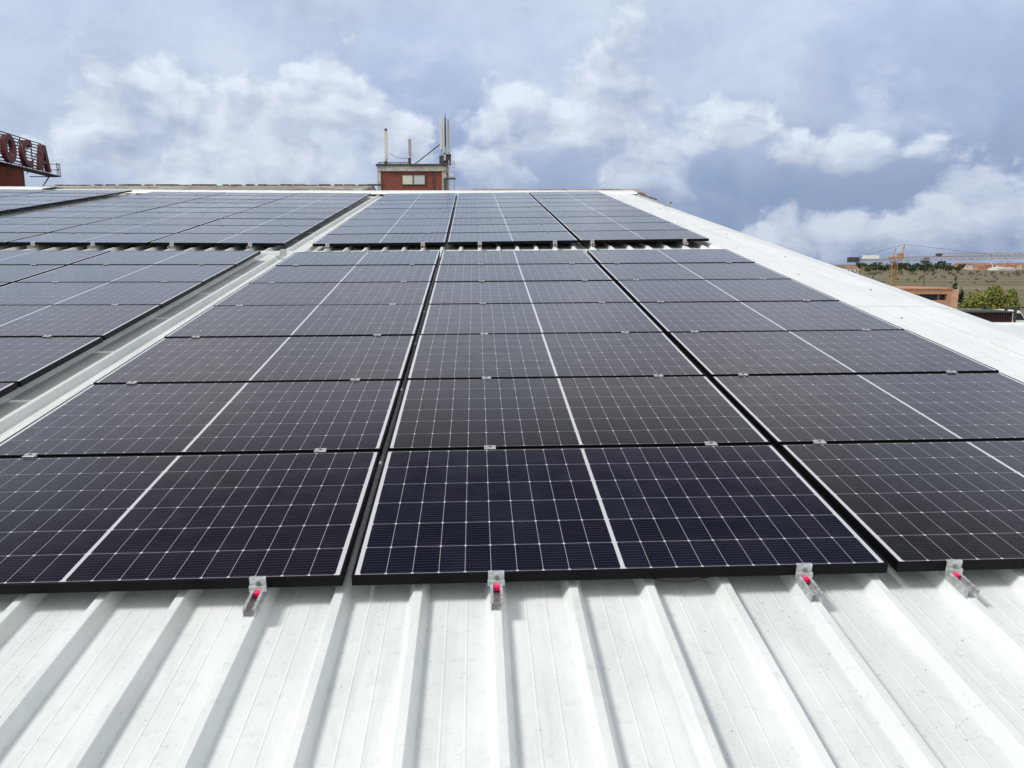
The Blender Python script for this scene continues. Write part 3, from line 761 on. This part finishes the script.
def tree(name, px, D, ytop, wpx, lab, lm, seed, n=2600, group=None, sz=.17, low=.25):
    k = D/FE(275); h = HC+CP*(264-ytop)*k; x = (px-512)*k; rx = wpx*k/2; rz = h*(1-low)/2
    r = empty(name, Matrix.Translation((x, D, 0))); tag(r, lab, 'tree', group)
    t = MB(); t.tube((0, 0, 0), (.1, 0, h*.5), h*.028, 8, h*.016)
    rr = random.Random(seed)
    for i in range(6):
        a = rr.uniform(0, 6.28); t.tube((.05, 0, h*rr.uniform(.25, .5)), (math.cos(a)*rx*.6, math.sin(a)*rx*.6, h*rr.uniform(.55, .85)), h*.012, 5, h*.004)
    t.build('trunk', MT['bark'], r); leaf_cloud(n, rx*1.15, rx*1.1, rz*1.15, sz, seed, 14, h-rz).build('crown', lm, r)
    return r
tree('willow_tree', 987, 96, 286.8, 38, 'broad yellow green tree right of the orange office block', MT['leafy'], 11, 6500, sz=.15)
tree('willow_tree', 1009, 97, 288.2, 28, 'lower yellow green tree at the far right, touching its broader neighbour', MT['leafy'], 12, 4500, sz=.15)
tree('cypress_tree', 960.5, 100, 284, 9, 'narrow dark evergreen close beside the office block end wall', MT['leafd'], 13, 1500, low=.05)
tree('cypress_tree', 955, 104, 283, 7, 'slim dark evergreen rising just over the office roof corner', MT['leafd'], 15, 1200, low=.05)
tree('garden_tree', 942, 108, 286.5, 7, 'small dark tree top peeping over the orange office roof', MT['leafd'], 14, 1000, low=.1)
# dark maroon container, posts, white van roofs near the trees
def boxed(name, px0, px1, ytop, D, dep, lab, cat, mm, extra=None):
    k = D/FE(275); x0, x1 = (px0-512)*k, (px1-512)*k; h = HC+CP*(264-ytop)*k
    r = empty(name, Matrix.Translation(((x0+x1)/2, D+dep/2, 0))); tag(r, lab, cat)
    w = (x1-x0)/2; return r, w, h
r, w, h = boxed('storage_shed', 970, 1017, 311.8, 62, 3, 'long dark maroon metal shed below the yellow green trees', 'shed', None)
m = MB(); nn = 40
for i in range(nn): x = -w+2*w*i/nn; m.box((x, -1.5+(.06 if i % 2 else 0), 0), (x+2*w/nn, 1.5, h-.1))
m.build('wall', MT['maroon'], r)
MB().box((-w-.15, -1.7, h-.1), (w+.15, 1.7, h)).build('roof', MT['darkmetal'], r)
MB().box((-w*.55, -1.56, .1), (-w*.2, -1.5, 2.2)).build('door', MT['darkmetal'], r)
for i, (px, yt, D) in enumerate(((981, 309.8, 74), (1006, 310.2, 73.5))):
    k = D/FE(275); h = 2.3; x = (px-512)*k; zb = HC+CP*(264-yt)*k-h
    # vans stand on a raised parking deck
    r = empty('parked_van', Matrix.Translation((x, D, zb))); tag(r, ['white van parked behind the maroon shed, under the broad tree', 'white van parked behind the maroon shed, nearer the right picture edge'][i], 'van', 'vans parked behind the shed')
    b = MB(); b.extrude([(-2.5, .35), (2.4, .35), (2.45, 1.1), (1.7, 1.35), (1.1, 2.2), (.9, 2.3), (-2.4, 2.3), (-2.5, 2.1)], Matrix.Translation((0, -1, 0)), 2.0); b.build('body', MT['white'], r, .05)
    b = MB(); b.extrude([(1.55, 1.4), (1.1, 2.05), (.4, 2.05), (.4, 1.4)], Matrix.Translation((0, -1.01, 0)), 2.02); b.build('window', MT['glassd'], r)
    for wx in (-1.6, 1.6):
        for wy in (-1.02, .82): b = MB(); b.tube((wx, wy, .35), (wx, wy+.2, .35), .35, 16); b.build('wheel', MT['cable'], r)
k = 74/FE(275); zd = HC+CP*(264-309.5)*k-2.3
dk = empty('parking_deck', Matrix.Translation((48, 75, 0))); tag(dk, 'raised concrete parking deck behind the maroon shed', 'parking deck')
MB().box((-14, -4, 0), (20, 6, zd-.004)).build('deck', mat('deck_concrete', (.12, .11, .10), .9, 0, .3, 1), dk); 
a = MB(); 
for i in range(18): a.box((-14+i*2, -4, zd), (-13.9+i*2, -3.9, zd+1.0))
a.build('railing', MT['darkmetal'], dk)
for i, (px, yt, D) in enumerate(((1009.5, 308, 64), (1019, 307, 66))):
    k = D/FE(275); o = MB().tube((0, 0, 0), (0, 0, HC+CP*(264-yt)*k), .12, 6).box((-.35, -.1, HC+CP*(264-yt)*k-.1), (.9, .1, HC+CP*(264-yt)*k)).build('steel_post', MT['darkmetal'])
    o.location = ((px-512)*k, D, 0); tag(o, ['dark steel post at the right end of the maroon shed', 'dark steel post nearest the right picture edge'][i], 'post', 'steel posts')

# far scrub, trees and town
def scatter(name, meshes, spots, labs, cat, group):
    for i, (px, py, D, hpx) in enumerate(spots):
        k = D/FE(275); me = meshes[i % len(meshes)]
        r = bpy.data.objects.new(name, me); COL.objects.link(r)
        r.location = ((px-512)*k, D, 0); s_ = hpx*k
        r.scale = (s_*random.uniform(.9, 1.5), s_*1.2, s_*random.uniform(.85, 1.1)); r.rotation_euler = (0, 0, random.uniform(0, 6))
        tag(r, labs(i, px), cat, group)
def unit_tree(seed, lm):
    m = leaf_cloud(260, .62, .62, .48, .085, seed, 7, .52); m.tube((0, 0, 0), (0, 0, .5), .05, 5, .03)
    o = m.build('far_tree', lm); me = o.data; bpy.data.objects.remove(o); return me
ums = [unit_tree(50+i, MT['leafd']) for i in range(4)]; uss = [unit_tree(70+i, MT['leafs']) for i in range(3)]
sp1 = []
x = 858.
rr = random.Random(5)
while x < 964:
    sp1.append((x, 0, rr.uniform(1050, 1500), rr.uniform(5., 9.))); x += rr.uniform(2.2, 5.)
scatter('far_tree', ums, sp1, lambda i, px: 'dark green tree in the low distant line across the dry fields', 'tree', 'dark trees in the distant line')
sp2 = [(rr.uniform(850, 1024), 0, rr.uniform(430, 1000), rr.uniform(1.6, 3.6)) for _ in range(110)]
scatter('scrub_bush', uss, sp2, lambda i, px: 'small olive brown scrub bush on the dry field slope', 'bush', 'scrub bushes on the dry fields')
def house(px, D, wpx, ztop, kind, lab):
    k = D/FE(275); w = wpx*k/2; h = max(3., HC+CP*(264-ztop)*k)
    r = empty('town_house', Matrix.Translation(((px-512)*k, D, 0))); tag(r, lab, 'house', 'houses of the distant town')
    wm = MT['whiteb'] if kind == 1 else MT['housew'] if kind == 0 else MT['obrick']
    he = h*.68; dp = w*.9
    MB().box((-w, -dp, 0), (w, dp, he)).build('wall', wm, r)
    m = MB()
    m.v += [Vector(p) for p in ((-w*1.04, -dp*1.08, he), (w*1.04, -dp*1.08, he), (w*1.04, dp*1.08, he), (-w*1.04, dp*1.08, he), (-w*.96, 0, h), (w*.96, 0, h))]
    m.f += [[0, 1, 5, 4], [2, 3, 4, 5], [1, 2, 5], [3, 0, 4], [0, 3, 2, 1]]; m.mi = [0]*5
    m.build('roof', MT['houser'] if kind != 1 else MT['whiteb'], r)
    m = MB(); nwin = max(2, int(w*2/4))
    for i in range(nwin):
        xx = -w+2*w*(i+.5)/nwin; m.box((xx-.7, -dp-.05, he*.35), (xx+.7, -dp+.02, he*.7))
    m.build('windows', MT['glassd'], r)
rr = random.Random(9)
hx = 958.
i = 0
words = ['narrow', 'wide', 'low', 'tall', 'plain', 'broad', 'small', 'squat', 'long']
while hx < 1034:
    wpx = rr.uniform(4, 9.5); kind = rr.choice([0, 0, 2, 0, 2, 1])
    D = rr.uniform(1400, 1800); zt_ = rr.uniform(262.2, 265.)
    kn = ['cream house with red tiled roof', 'white flat fronted hall', 'orange brick house with red roof'][kind]
    house(hx, D, wpx, zt_, kind, f'distant {kn} in the town row on the right horizon'); hx += wpx*rr.uniform(.5, .9); i += 1
house(986, 1500, 8, 263.4, 1, 'broad white hall roof, brightest building of the distant town'); house(1001, 1400, 18, 267.4, 1, 'long low white shed in front of the distant town')
house(850, 900, 12, 265.8, 0, 'pale house just left of the crane counterweight, nearest of the distant town'); 
print('panels', npan, 'objects', len(COL.objects))
